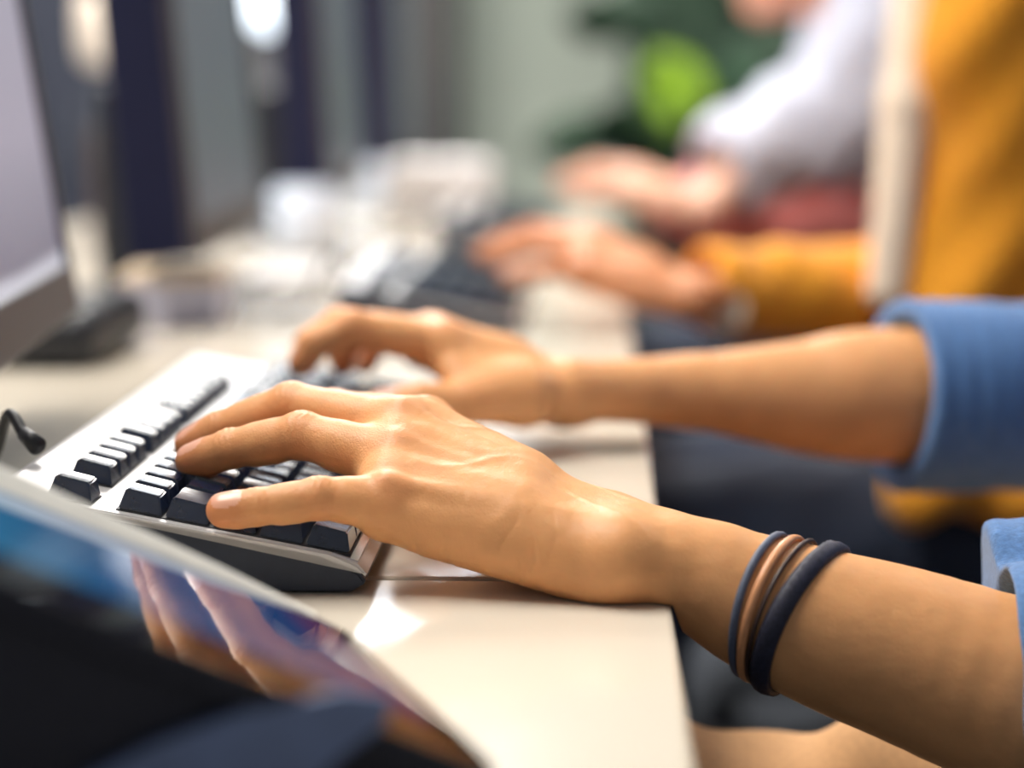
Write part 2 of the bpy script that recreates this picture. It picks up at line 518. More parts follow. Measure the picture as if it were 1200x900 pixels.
def arm_prims(H):
    """H: fingers {name: [mcp, pip, dip, tip]}, thumb [base, mcp, ip, tip], wu / wr = ulnar and radial side of the wrist, n = back-of-hand direction, arm = [(point, radius) ...]"""
    n = unit(H['n']); pr = []
    s = H.get('s', 1.0)
    wu, wr = H['wu'], H['wr']
    # forearm
    arm = H['arm']
    fine = spline([np.append(p, r) for p, r in arm], 6)
    for a, b in zip(fine, fine[1:]):
        pr.append(Cn(a[:3], b[:3], a[3], b[3], 0.001))
    q = fine[9]; q5 = fine[5]
    for a, ra in ((wu, .0139), (wr, .0152)):
        pr.append(Cn(a, q[:3], ra * s, q[3] * .88, .008))
        pr.append(Cn(a, q5[:3] * .6 + a * .4 + (q5[:3] - fine[0][:3]) * .4, ra * s, .0155 * s, .006))
    pr.append(Cn(wu, wr, .0139 * s, .0150 * s, .008))
    names = ['pinky', 'ring', 'middle', 'index']
    mc = [H['fingers'][k][0] for k in names]
    for i, k in enumerate(names):
        t = 0.08 + 0.84 * i / 3
        w = wu * (1 - t) + wr * t
        pr.append(Cn(w, mc[i] - n * .0025, .0122 * s, FR[k][0] * .93 * s, .008))
        pr.append(Cn(w - n * .006, mc[i] - n * .007, .012 * s, .0090 * s, .008))
    for i in range(3):
        t = 0.08 + 0.84 * (i + .5) / 3
        w = wu * (1 - t) + wr * t
        m = (mc[i] + mc[i + 1]) / 2
        pr.append(Cn(w - n * .003, m * .88 + w * .12 - n * .004, .012 * s, .0095 * s, .012))
        pr.append(Cn(mc[i] - n * .0015, mc[i + 1] - n * .0015, FR[names[i]][0] * .70 * s, FR[names[i + 1]][0] * .70 * s, .014))
        f0, f1 = H['fingers'][names[i]], H['fingers'][names[i + 1]]
        pr.append(Cn(f0[0] * .84 + f0[1] * .16 - n * .0045, f1[0] * .84 + f1[1] * .16 - n * .0045, .0058 * s, .0058 * s, .014))
        pr.append(Cn(m + n * .001, m * .45 + w * .55 + n * .0040, .0096 * s, .0126 * s, .010))
    # ball of the little finger side, ball of the thumb
    pr.append(Cn(wu * .88 + mc[0] * .12 - n * .007, mc[0] * .8 + wu * .2 - n * .006, .0150 * s, .0105 * s, .014))
    th = H['thumb']
    pr.append(Cn(th[0], th[1], .0165 * s, .0125 * s, .014))
    pr.append(Cn(th[0], (mc[3] + th[1]) / 2, .012 * s, .007 * s, .014))
    for i, k in enumerate(names + ['thumb']):
        f = th if k == 'thumb' else H['fingers'][k]
        r = [x * s for x in FR[k]]
        seq = [(1, 2), (2, 3)] if k == 'thumb' else [(0, 1), (1, 2), (2, 3)]
        for a, b in seq:
            pr.append(Cn(f[a], f[b], r[a], r[b], .0022 if a else .0045))
            m_ = (f[a] + f[b]) / 2 - n * .0010
            pr.append(Cn(m_ * .8 + f[a] * .2, m_ * .8 + f[b] * .2, (r[a] + r[b]) / 2 * .99, (r[a] + r[b]) / 2 * .99, .003))
            # slight waist between joints is kept by thicker joints
        for j in (1, 2):
            pr.append(Cn(f[j], f[j] + n * .0006, r[j] * .99, r[j] * .99, .002))
        if k != 'thumb':
            pr.append(Cn(f[0] + n * .0018, f[0] + n * .0008, r[0] * .80, r[0] * .80, .006))          # knuckle
            t = 0.15 + 0.7 * i / 3
            w = wu * (1 - t) + wr * t
            pr.append(Cn(f[0] + n * .0105 * s, w * .75 + f[0] * .25 + n * .0108 * s, .0017 * s, .0010 * s, .006))   # tendon
        # finger pad
        ax = unit(f[3] - f[2])
        pr.append(Cn(f[2] * .35 + f[3] * .65 - n * .0012, f[3] - n * .0010, r[3] * 1.02, r[3] * .98, .003))
    return pr


def arm_mesh(H, vox, detail=True, press=None):
    pr = arm_prims(H)
    V, Q = sdf_mesh(pr, vox, 2)
    N = normals_of(V, Q)
    n = unit(H['n'])
    ru = np.zeros(len(V)); nail = np.zeros(len(V)); disp = np.zeros(len(V))
    allf = dict(H['fingers']); allf['thumb'] = H['thumb']
    for k, f in allf.items():
        r = FR[k]
        fn = H.get('fn', {}).get(k, n)
        for j, amp in ((1, .5), (2, .32)):
            d = np.linalg.norm(V - f[j], axis=1)
            ru = np.maximum(ru, amp * np.exp(-(d / .0105) ** 2))
            ax = unit(f[min(j + 1, 3)] - f[j - 1])
            t = (V - f[j]) @ ax
            near = np.exp(-(d / (r[j] * 1.5)) ** 4) * np.clip(N @ unit(fn - ax * (fn @ ax)), 0, 1)
            if detail:
                for q, A in ((-.0044, .00028), (-.0016, .00056), (.0011, .00056), (.0040, .00026)):
                    disp -= near * A * np.exp(-((t - q - .0006 * np.sin(900 * (V @ np.cross(ax, fn)))) / .0008) ** 2)
        d = np.linalg.norm(V - f[3], axis=1)
        ru = np.maximum(ru, .75 * np.exp(-(d / .012) ** 2))
        # nail
        ax = unit(f[3] - f[2]); up = unit(fn - ax * (fn @ ax)); sd = np.cross(ax, up)
        c = f[3] - ax * .0018 + up * r[3] * .7
        q = V - c
        a, b_, u_ = q @ ax, q @ sd, q @ up
        L, W = r[3] * 1.02, r[3] * .80
        m = ((np.abs(a) / L) ** 3 + (np.abs(b_) / W) ** 3 < 1) & (u_ > -r[3] * .75) & (N @ up > .15)
        nail[m] = 1
        disp[m] += .00018
        edge = ((np.abs(a) / L) ** 3 + (np.abs(b_) / W) ** 3)
        ring = (edge >= 1) & (edge < 1.9) & (u_ > -r[3] * .75) & (N @ up > .05) & (a < L * .9)
        disp[ring] += .00010
    for c, A in ((H['fingers'][k][0] + n * .009, .38) for k in ('pinky', 'ring', 'middle', 'index')):
        ru = np.maximum(ru, A * np.exp(-(np.linalg.norm(V - c, axis=1) / .011) ** 2))
    if detail:
        # creases on the little finger edge of the hand next to the wrist, and soft veins over the back
        ax = unit(H['fingers']['pinky'][0] - H['wu'])
        t = (V - H['wu']) @ ax
        side = np.clip(N @ unit(np.array([0, -1, -.5])), 0, 1)
        L = np.linalg.norm(H['fingers']['pinky'][0] - H['wu'])
        for q in (.30, .36, .41, .47, .70, .86):
            disp -= side * .00040 * np.clip(np.sin(190 * V[:, 2] + 40 * q) + .5, 0, 1) * np.exp(-((t - L * q - .0022 * np.sin(210 * V[:, 2] + 25 * q)) / .0008) ** 2)
        hand = np.clip((t + .03) / .03, 0, 1) * np.clip((L * 1.05 - t) / .02, 0, 1)
        vein = np.exp(-(np.sin(95 * V[:, 1] + 30 * V[:, 0] + 1.3 * np.sin(70 * V[:, 0])) / .22) ** 2)
        disp += hand * np.clip(N @ n, 0, 1) * .00035 * vein
    V = V + N * disp[:, None]
    # flesh flattens where it rests: on the desk edge and on the key tops
    if press is not None:
        zmin = DESK + .0006 - np.maximum(0, V[:, 0] - XE) * 3
        V[:, 2] = np.where(V[:, 0] < XE + .02, np.maximum(V[:, 2], zmin), V[:, 2])
        ct, st = math.cos(TILT), math.sin(TILT)
        d = V - KPOS
        b_ = d[:, 0] * ct - d[:, 2] * st; c_ = d[:, 0] * st + d[:, 2] * ct
        on = (b_ > -.002) & (b_ < .124) & (d[:, 1] > -.001) & (d[:, 1] < .432) & (c_ < .0006)
        push = np.where(on, .0006 - c_, 0)
        V = V + push[:, None] * np.array([st, 0, ct])
    mi = (nail[Q].min(1) > .5).astype(int)
    return pr, V, Q, mi, ru


def H_shift(H, off, rot=0.0, about=None, s=1.0):
    c, sn = math.cos(rot), math.sin(rot)
    Rm = np.array([[c, -sn, 0], [sn, c, 0], [0, 0, 1]])
    ab = H['wu'] if about is None else about
    T = lambda p: Rm @ ((np.array(p) - ab) * s) + ab + off
    G = {'fingers': {k: [T(p) for p in f] for k, f in H['fingers'].items()}, 'thumb': [T(p) for p in H['thumb']],
         'wu': T(H['wu']), 'wr': T(H['wr']), 'n': Rm @ H['n'], 'arm': [(T(p), r) for p, r in H['arm']],
         'fn': {k: Rm @ v for k, v in H.get('fn', {}).items()}}
    return G


# left hand of the first person: little finger nearest to the camera
HL = {
    'fingers': {
        'pinky': [P(456, 587, .862), P(374, 584, .856), P(302, 594, .853), P(262, 597, .852)],
        'ring': [P(466, 540, .890), P(354, 510, .905), P(270, 526, .914), P(226, 539, .918)],
        'middle': [P(472, 502, .912), P(342, 475, .938), P(258, 505, .948), P(224, 521, .950)],
        'index': [P(500, 498, .938), P(392, 482, .975), P(322, 480, .990), P(288, 492, .995)],
    },
    'thumb': [P(640, 600, .935), P(560, 556, .965), P(512, 532, .985), P(478, 526, 1.0)],
    'wu': P(732, 652, .850), 'wr': P(716, 628, .888),
    'n': unit([-.05, -.48, .88]),
    'fn': {'pinky': unit([0, -.55, .83]), 'ring': unit([0, -.25, .97]), 'middle': unit([0, -.15, 1])},
    'arm': [(P(735, 642, .868), .0176), (P(800, 660, .860), .0178), (P(872, 699, .857), .0256), (P(975, 739, .856), .0310), (P(1085, 776, .855), .0348), (P(1330, 868, .85), .042)],
}
# right hand of the same person: thumb nearest to the camera
HR = {
    'fingers': {
        'index': [P(522, 405, 1.200), P(412, 383, 1.185), P(368, 402, 1.183), P(353, 424, 1.183)],
        'middle': [P(508, 396, 1.223), P(398, 381, 1.215), P(364, 402, 1.213), P(355, 424, 1.213)],
        'ring': [P(504, 396, 1.243), P(420, 388, 1.247), P(400, 404, 1.247), P(402, 424, 1.247)],
        'pinky': [P(512, 402, 1.263), P(450, 396, 1.275), P(432, 408, 1.275), P(428, 424, 1.273)],
    },
    'thumb': [P(612, 464, 1.190), P(548, 470, 1.173), P(494, 470, 1.165), P(448, 474, 1.163)],
    'wu': P(668, 458, 1.250), 'wr': P(668, 458, 1.207),
    'n': unit([-.08, 0.0, 1.0]),
    'fn': {'thumb': unit([-.1, -.35, .9])},
    'arm': [(P(680, 459, 1.228), .0165), (P(770, 458, 1.235), .0172), (P(850, 460, 1.243), .0235), (P(950, 465, 1.255), .0325), (P(1040, 463, 1.265), .0385), (P(1330, 470, 1.305), .043)],
}


def body_prims(sh_l, sh_r, el_l, el_r, neck, head, hip, lean):
    pr = []
    ctr = (sh_l + sh_r) / 2
    y = ctr[1]
    # torso: chest, belly, hips, shoulders
    pr.append(Cn(sh_l * .72 + sh_r * .28 - [0, 0, .05], sh_r * .72 + sh_l * .28 - [0, 0, .05], .085, .085, .05))
    pr.append(Cn(sh_l, sh_r, .055, .055, .05))
    pr.append(El(ctr * .66 + hip * .34, (.115, .165, .19), k=.06))
    pr.append(El(ctr * .3 + hip * .7, (.115, .15, .16), k=.06))
    pr.append(El(hip, (.13, .165, .12), k=.06))
    return pr


def head_prims(neck, head, yaw=math.pi):
    """head centre, looking along -X (yaw pi) and a little down"""
    f = np.array([math.cos(yaw), math.sin(yaw), -.25]); f = unit(f)
    sd = unit(np.cross([0, 0, 1], f)); up = np.cross(f, sd)
    ax = np.stack([f, sd, up])
    g = lambda a, b, c: head + f * a + sd * b + up * c
    pr = [Cn(neck, head - f * .015 - up * .05, .058, .052, .03),
          El(g(-.012, 0, .03), (.096, .077, .092), ax, .02), El(g(.03, 0, -.035), (.062, .060, .082), ax, .03),
          El(g(.062, 0, -.098), (.026, .030, .020), ax, .03), Cn(g(.088, 0, .02), g(.108, 0, -.022), .008, .012, .012),
          El(g(.103, 0, -.026), (.012, .017, .010), ax, .008), El(g(.085, 0, .036), (.016, .05, .010), ax, .015),
          El(g(.088, .031, .018), (.014, .017, .011), ax, .010, True), El(g(.088, -.031, .018), (.014, .017, .011), ax, .010, True),
          El(g(.082, .031, .016), (.012, .013, .011), ax, .002), El(g(.082, -.031, .016), (.012, .013, .011), ax, .002),
          El(g(.088, 0, -.056), (.012, .024, .006), ax, .005), El(g(.087, 0, -.067), (.011, .020, .006), ax, .005),
          El(g(-.005, .078, .0), (.020, .008, .030), ax, .005), El(g(-.005, -.078, .0), (.020, .008, .030), ax, .005)]
    hair = [El(g(-.020, 0, .042), (.102, .086, .094), ax, .02), El(g(-.062, 0, -.02), (.055, .072, .08), ax, .03),
            El(g(.105, 0, .0), (.062, .085, .058), ax, .02, True)]
    return pr, hair


def folds(V, N, amp, seed, f=1.0):
    x, y, z = V.T
    w = (np.sin(f * (62 * x + 41 * z) + seed + 2.2 * np.sin(23 * y + seed)) + .7 * np.sin(f * (38 * z - 71 * y) + 1.7 * seed + 1.6 * np.sin(31 * x))
         + .5 * np.sin(f * (120 * x - 90 * z + 35 * y) + seed))
    return V + N * (amp * w)[:, None]


def cloth(name, prims, vox, m, parent, amp=.0025, seed=0., f=1.0, smooth=3):
    V, Q = sdf_mesh(prims, vox, smooth)
    N = normals_of(V, Q)
    V = folds(V, N, amp, seed, f)
    return mesh_obj(name, V, Q, [m], parent)


# ------------------------------------------------------------------ the room
def struct(name, bm, m):
    o = link(name, bm, m); o['kind'] = 'structure'; return o


XE = 0.031                       # front edge of the row of desks
bm = bmesh.new(); box(bm, -3.2, 3.4, -1.5, 7.6, -.05, 0.0); struct('floor', bm, M['carpet'])
bm = bmesh.new(); box(bm, -3.2, 3.4, -1.5, 7.6, 2.75, 2.8); struct('ceiling', bm, M['ceiling'])
bm = bmesh.new(); box(bm, -3.2, 3.4, 7.5, 7.6, 0, 2.75); struct('wall_back', bm, M['wall'])
bm = bmesh.new(); box(bm, -3.2, -3.1, -1.5, 7.5, 0, 2.75); struct('wall_left', bm, M['wall_grey'])
bm = bmesh.new(); box(bm, -3.1, 3.4, 7.48, 7.5, 0, .1); struct('baseboard_back', bm, M['cabinet_grey'])


M['added_glow'] = mat('added_pane_glow', (235, 242, 250), rough=0.3, emit=(236, 244, 255), estr=6.5)  # unseen glowing pane, added for glints on the keys and desk
bm = bmesh.new(); box(bm, -1.42, -.26, 7.482, 7.496, 1.94, 2.50); o = struct('added_window_pane', bm, M['added_glow'])
for k_, (x0, x1, z0, z1) in enumerate(((-1.46, -1.42, 1.90, 2.54), (-.26, -.22, 1.90, 2.54), (-1.42, -.26, 2.50, 2.54), (-1.42, -.26, 1.90, 1.94))):
    bm = bmesh.new(); box(bm, x0, x1, 7.46, 7.5, z0, z1); struct('trim_%d' % (k_ + 1), bm, M['ceiling'])


# ------------------------------------------------------------------ desks
def desk(y0, y1, label):
    t = empty('desk', (XE - .40, (y0 + y1) / 2, 0))
    tag(t, label, 'desk', 'row of cream office desks')
    bm = bmesh.new()
    w = (y1 - y0) / 2 - .0015
    box(bm, -.40, .40, -w, w, DESK - .028, DESK, bevel=.0025)
    link('desk_top', bm, M['desk'], t)
    for sx in (-1, 1):
        for sy in (-1, 1):
            bm = bmesh.new()
            cx, cy = (-.36 if sx < 0 else .12), sy * (w - .05)
            box(bm, cx - .02, cx + .02, cy - .02, cy + .02, 0, DESK - .028)
            link('leg', bm, M['steel_grey'], t)
    bm = bmesh.new(); box(bm, -.37, -.355, -w + .06, w - .06, .30, DESK - .03); link('modesty_panel', bm, M['steel_grey'], t)
    return t


SEAM = PZ(620, 679)[1]
desk(.10, SEAM, 'cream desk top nearest the camera, holding the tablet')
desk(SEAM, 1.76, 'cream desk under the hands and the silver keyboard in focus')
desk(1.76, 2.70, 'cream desk in front of the person in the mustard cardigan')
desk(2.70, 3.64, 'farthest cream desk, in front of the person in pale sleeves')

# ------------------------------------------------------------------ keyboards
U = .01905
TILT = .186
KPOS = np.array([-.216, .861, CAMZ - .153])       # back-left corner of the Esc key's top


def build_keyboard(label):
    """local frame: origin on the desk below the Esc corner; +x towards the typist, +y along the rows"""
    t = empty('keyboard', (KPOS[0], KPOS[1], DESK))
    tag(t, label, 'keyboard', 'silver and navy keyboards along the desks')
    h = KPOS[2] - DESK
    ct, st = math.cos(TILT), math.sin(TILT)
    T = Matrix(((ct, 0, st, 0), (0, 1, 0, 0), (-st, 0, ct, h), (0, 0, 0, 1)))   # (b, a, c) -> local
    def tz(b, c): return (b * ct + c * st, -b * st + c * ct + h)
    Y0, Y1 = -.0045, 23.0 * U + .006
    top = -.0085
    # navy lower case: wedge with a rounded front
    prof = [tz(-.021, top - .0014), tz(.118, top - .0014)]
    xf, zf = tz(.1285, top - .0052)
    prof += [(xf, zf), (xf + .0025, zf - .003), (xf + .002, max(.004, zf - .006)), (xf - .003, .001), (.0, .001)]
    xb, zb = tz(-.021, top - .0014)
    prof += [(xb + .006, .001), (xb, .004)]
    bm = bmesh.new(); prism(bm, prof, Y0, Y1)
    es = [e for e in bm.edges if abs(e.verts[0].co.y - e.verts[1].co.y) < 1e-6]
    bmesh.ops.bevel(bm, geom=es, offset=.0012, segments=2, affect='EDGES')
    link('lower_case', bm, M['navy_plastic'], t)
    # silver upper shell with its lip
    sp = [tz(-.0215, top - .001), tz(-.019, top), tz(.115, top), tz(.1275, top - .0018), tz(.1318, top - .0050), tz(.1310, top - .0060), tz(.127, top - .0032), tz(.112, top - .0015), tz(-.0215, top - .0020)]
    bm = bmesh.new(); prism(bm, sp, Y0 - .0012, Y1 + .0012)
    es = [e for e in bm.edges if abs(e.verts[0].co.y - e.verts[1].co.y) < 1e-6]
    bmesh.ops.bevel(bm, geom=es, offset=.0009, segments=2, affect='EDGES')
    link('upper_shell', bm, M['silver'], t)
    # polished strip in front of the space bar row
    pp = [tz(.1165, top + .0003), tz(.1272, top - .0012), tz(.1272, top - .0022), tz(.1165, top - .001)]
    bm = bmesh.new(); prism(bm, pp, Y0 + .0025, Y1 - .0025); tag(link('front_strip', bm, M['chrome'], t), 'polished silver strip along the front')
    # dark beds
    for (b0, b1, a0, a1) in ((-.0006, U - .0004, -.0006, U), (-.0006, U - .0004, 2 * U, 6 * U), (-.0006, U - .0004, 6.5 * U, 10.5 * U), (-.0006, U - .0004, 11 * U, 15 * U),
                             (1.5 * U, 6.5 * U, 0, 15 * U), (0, U, 15.25 * U, 18.25 * U), (1.5 * U, 3.5 * U, 15.25 * U, 18.25 * U), (4.5 * U, 6.5 * U, 15.25 * U, 18.25 * U), (1.5 * U, 6.5 * U, 18.5 * U, 22.5 * U)):
        bm = bmesh.new()
        box(bm, b0, b1, a0, a1, top - .001, top + .0005)
        bmesh.ops.transform(bm, verts=bm.verts, matrix=T)
        link('key_bed', bm, M['bed'], t)
    K = []
    K.append((0, 0, 1, 1))
    for a0 in (2, 6.5, 11):
        for i in range(4): K.append((0, a0 + i, 1, 1))
    for i in range(13): K.append((1.5, i, 1, 1))
    K.append((1.5, 13, 2, 1))
    K.append((2.5, 0, 1.5, 1))
    for i in range(12): K.append((2.5, 1.5 + i, 1, 1))
    K.append((2.5, 13.5, 1.5, 1))
    K.append((3.5, 0, 1.75, 1))
    for i in range(11): K.append((3.5, 1.75 + i, 1, 1))
    K.append((3.5, 12.75, 2.25, 1))
    K.append((4.5, 0, 2.25, 1))
    for i in range(10): K.append((4.5, 2.25 + i, 1, 1))
    K.append((4.5, 12.25, 2.75, 1))
    K += [(5.5, 0, 1.5, 1), (5.5, 1.5, 1.25, 1), (5.5, 2.75, 1.25, 1), (5.5, 4, 6, 1), (5.5, 10, 1.25, 1), (5.5, 11.25, 1.25, 1), (5.5, 12.5, 1.25, 1), (5.5, 13.75, 1.25, 1)]
    for i in range(3): K += [(0, 15.25 + i, 1, 1), (1.5, 15.25 + i, 1, 1), (2.5, 15.25 + i, 1, 1), (5.5, 15.25 + i, 1, 1)]
    K.append((4.5, 16.25, 1, 1))
    for i in range(4): K.append((1.5, 18.5 + i, 1, 1))
    for r in (2.5, 3.5, 4.5):
        for i in range(3): K.append((r, 18.5 + i, 1, 1))
    K += [(2.5, 21.5, 1, 2), (4.5, 21.5, 1, 2), (5.5, 18.5, 2, 1), (5.5, 20.5, 1, 1)]
    cache = {}
    for (r, a, w, d) in K:
        key = (w, d)
        if key not in cache:
            bm = bmesh.new()
            b0, b1, a0, a1 = .0006, d * U - .0006, .0006, w * U - .0006
            t0, t1, s0, s1 = .0022, d * U - .0032, .0026, w * U - .0026
            lowz, c = top + .0006, 0.0
            V = [bm.verts.new(p) for p in ((b0, a0, lowz), (b1, a0, lowz), (b1, a1, lowz), (b0, a1, lowz))]
            # top dished along the typing direction
            n = 6
            G = []
            for i in range(n + 1):
                y = s0 + (s1 - s0) * i / n
                dish = -.0007 * (1 - ((2 * i / n) - 1) ** 2) if w < 4 else .0005 * (1 - ((2 * i / n) - 1) ** 2)
                G.append((bm.verts.new((t0, y, c + .0006 + dish)), bm.verts.new((t1, y, c + dish - .0002))))
            bm.faces.new((V[0], V[3], V[2], V[1]))
            for i in range(n): bm.faces.new((G[i][0], G[i][1], G[i + 1][1], G[i + 1][0]))
            bm.faces.new((V[0], V[1], G[0][1], G[0][0])); bm.faces.new((V[2], V[3], G[n][0], G[n][1]))
            bm.faces.new([V[1], V[2]] + [g[1] for g in reversed(G)]); bm.faces.new([V[3], V[0]] + [g[0] for g in G])
            bmesh.ops.recalc_face_normals(bm, faces=bm.faces)
            es = [e for e in bm.edges if e.calc_face_angle(0) > .5]
            bmesh.ops.bevel(bm, geom=es, offset=.0006, segments=2, affect='EDGES')
            R3 = T.to_3x3().to_4x4()
            bmesh.ops.transform(bm, verts=bm.verts, matrix=R3)
            o = link('key', bm, M['key'], t)
            cache[key] = o
        else:
            o = cache[key].copy(); COL.objects.link(o)
        o.location = T @ Vector((r * U, a * U, 0))
    # cable leaving from the back
    bm = bmesh.new()
    q = [PZ(60, 520, DESK + .016), PZ(36, 514, DESK + .018)]
    return t


kb = build_keyboard('silver and navy keyboard in focus under both hands, nearest the camera')
c0 = np.array(kb.location)
bm = bmesh.new()
pts = [P(40, 519, .925), P(28, 508, .93), P(10, 486, .945), P(-8, 468, .975), P(-40, 455, .985), P(-90, 450, 1.0)]
pts = [np.array([p[0], p[1], p[2] if k_ < 3 else (.775, .750, .7435)[k_ - 3]]) for k_, p in enumerate(pts)]
pts = [np.array([p[0], p[1], max(p[2], DESK + .003)]) - c0 for p in spline(pts, 10)]
tube(bm, pts, .0026); link('cable', bm, M['cable'], kb, smooth=True)
bm = bmesh.new()
a, b = P(44, 523, .922) - c0, P(28, 508, .93) - c0
cyl(bm, a, b, .0042, .0032, 16); link('cable_strain_relief', bm, M['cable'], kb, smooth=True)

kb2 = copy_tree(kb); kb2.location = (KPOS[0] + .030, KPOS[1] + .925, DESK)
kb2['label'] = 'blurred silver keyboard on the desk of the person in the mustard cardigan'
kb3 = copy_tree(kb); kb3.location = (KPOS[0] + .045, KPOS[1] + 1.88, DESK)
kb3['label'] = 'farthest blurred keyboard, under the hand of the person in pale sleeves'


# ------------------------------------------------------------------ monitors
def build_monitor(loc, yaw, tilt, label, scr):
    """local: screen faces +x, width along y; origin on the desk under the screen's near lower edge"""
    t = empty('monitor', (loc[0], loc[1], DESK), yaw)
    tag(t, label, 'monitor', 'monitors standing in a row along the desks')
    W, Hh, D, z0 = .50, .325, .058, .062
    T = Matrix.Translation((0, 0, z0)) @ Matrix.Rotation(-tilt, 4, 'Y')
    bm = bmesh.new(); box(bm, -D, -.006, 0, W, 0, Hh, T, .004); link('housing', bm, M['navy_case'], t)
    bm = bmesh.new()
    B = .014; Bb = .030
    for (y0, y1, z0_, z1_) in ((0, W, 0, Bb), (0, W, Hh - B, Hh), (0, B, Bb, Hh - B), (W - B, W, Bb, Hh - B)):
        box(bm, -.008, .002, y0, y1, z0_, z1_, T, .0015)
    link('bezel', bm, M['bezel'], t)
    bm = bmesh.new(); box(bm, -.0062, -.0012, B, W - B, Bb, Hh - B, T); link('screen', bm, scr, t)
    bm = bmesh.new(); box(bm, -.120, -.070, W / 2 - .035, W / 2 + .035, .01, .20, None, .006); link('stand_neck', bm, M['black'], t)
    bm = bmesh.new(); lathe(bm, [(.080, .0005), (.084, .004), (.080, .010), (.03, .014)], (-.110, W / 2, 0)); link('stand_base', bm, M['black'], t, True)
    return t


build_monitor((-.268, .855), .10, .150, 'near monitor at left edge with a lit lilac grey screen', M['screen_lilac'])
build_monitor((-.320, 1.78), .035, .085, 'second monitor from the camera, dark navy side and slate screen', M['screen_grey'])
build_monitor((-.320, 2.71), .02, .055, 'third monitor from the camera, just behind the second one', M['screen_grey'])
build_monitor((-.320, 3.62), .02, .03, 'farthest monitor of the row, mostly hidden by the third', M['screen_grey'])

# black docking box below the near monitor
a = PZ(-60, 434); b = PZ(112, 434)
t = empty('docking_station', ((a[0] + b[0]) / 2, a[1] + .10, DESK))
tag(t, 'low black box on the desk below the near monitor screen', 'docking station')
hw = (b[0] - a[0]) / 2
bm = bmesh.new(); box(bm, -hw, hw, -.10, .10, .002, .040, None, .012); link('body', bm, M['black'], t, True)
bm = bmesh.new(); box(bm, -hw * .8, hw * .8, -.1015, -.099, .012, .026); link('port_panel', bm, M['cable'], t)

# little box on the desk
a = PZ(136, 382); b = PZ(254, 382)
t = empty('card_box', ((a[0] + b[0]) / 2, a[1] + .05, DESK), .06)
tag(t, 'small pale lavender box with a tan lid, between the monitors and keyboards', 'box')
hw = (b[0] - a[0]) / 2
bm = bmesh.new(); box(bm, -hw, hw, -.05, .06, 0, .036, None, .002); link('body', bm, M['lavender'], t)
bm = bmesh.new(); box(bm, -hw - .001, hw + .001, -.051, .061, .036, .044, None, .002); tag(link('lid', bm, M['kraft'], t), 'tan lid'); 

# brown desk speaker in the gap between the first two monitors
M['speaker'] = mat('dark_brown_speaker', (74, 58, 54), rough=0.6, var=0.1, scale=60)
c = PZ(138, 292)
t = empty('desk_speaker', (c[0], c[1] + .05, DESK), .2)
tag(t, 'small dark brown desk speaker in the gap between the first two monitors', 'speaker')
bm = bmesh.new(); box(bm, -.04, .04, -.045, .045, .001, .15, None, .005); link('cabinet', bm, M['speaker'], t)
bm = bmesh.new(); cyl(bm, (0, -.0455, .05), (0, -.047, .05), .026); cyl(bm, (0, -.0455, .11), (0, -.047, .11), .016); link('speaker_cone', bm, M['black'], t)

# mug
def mug(px, py, r, h, label):
    c = PZ(px, py)
    t = empty('mug', (c[0], c[1] + r, DESK)); tag(t, label, 'mug', 'pale mugs on the far desks')
    bm = bmesh.new()
    lathe(bm, [(r * .8, 0), (r * .92, .004), (r, h * .5), (r, h), (r - .004, h), (r - .005, h * .5), (r * .72, .008)])
    link('cup', bm, M['ceramic'], t, True)
    bm = bmesh.new()
    tube(bm, spline([(-r * .95, 0, h * .8), (-r - .022, 0, h * .72), (-r - .026, 0, h * .45), (-r * .97, 0, h * .22)], 6), .0045); link('handle', bm, M['ceramic'], t, True)
    return t


mug(352, 300, .036, .082, 'pale blue mug beside the second keyboard, next to the dark monitors')
mug(425, 252, .034, .08, 'smaller looking pale mug farther along, behind the first mug')

# stapled papers beside the far keyboards
def papers(px, py, w, d, n, rot, label):
    c = PZ(px, py)
    t = empty('paper_stack', (c[0], c[1], DESK), rot); tag(t, label, 'papers', 'white paper stacks on the far desks')
    for i in range(n):
        bm = bmesh.new(); dx = random.uniform(-.004, .004)
        box(bm, -w / 2 + dx, w / 2 + dx, -d / 2 - dx, d / 2 - dx, .0005 + i * .004, .0042 + i * .004, None, .0005); link('sheaf', bm, M['paper'], t)
    return t


papers(345, 325, .09, .22, 2, .1, 'white papers lying between the tan lidded box and second keyboard')
papers(518, 255, .14, .20, 22, -.05, 'tall stack of white paper beside the farthest keyboard')

# ------------------------------------------------------------------ tablet in the foreground
Rn = PZ(404, 736, DESK + .012)           # far right corner
Rc = PZ(598, 912, DESK + .012)           # near right corner
e_y = unit(Rn - Rc)                      # along the right edge, away from the camera
TT = math.radians(26.0)
perp = np.array([-e_y[1], e_y[0], 0])    # to the left
e_x = perp * math.cos(TT) + np.array([0, 0, 1]) * math.sin(TT)
e_n = np.cross(e_y, e_x); e_n = e_n if e_n[2] > 0 else -e_n
TW = float(np.linalg.norm(Rn - Rc)); TLn = .262
t = empty('tablet', (Rc[0], Rc[1], DESK))
tag(t, 'glossy tablet tilted on a dark folio stand, reflecting the hand, in the foreground', 'tablet')
off = Rc - np.array([Rc[0], Rc[1], DESK])
TM = Matrix(((e_x[0], e_y[0], e_n[0], off[0]), (e_x[1], e_y[1], e_n[1], off[1]), (e_x[2], e_y[2], e_n[2], off[2]), (0, 0, 0, 1)))


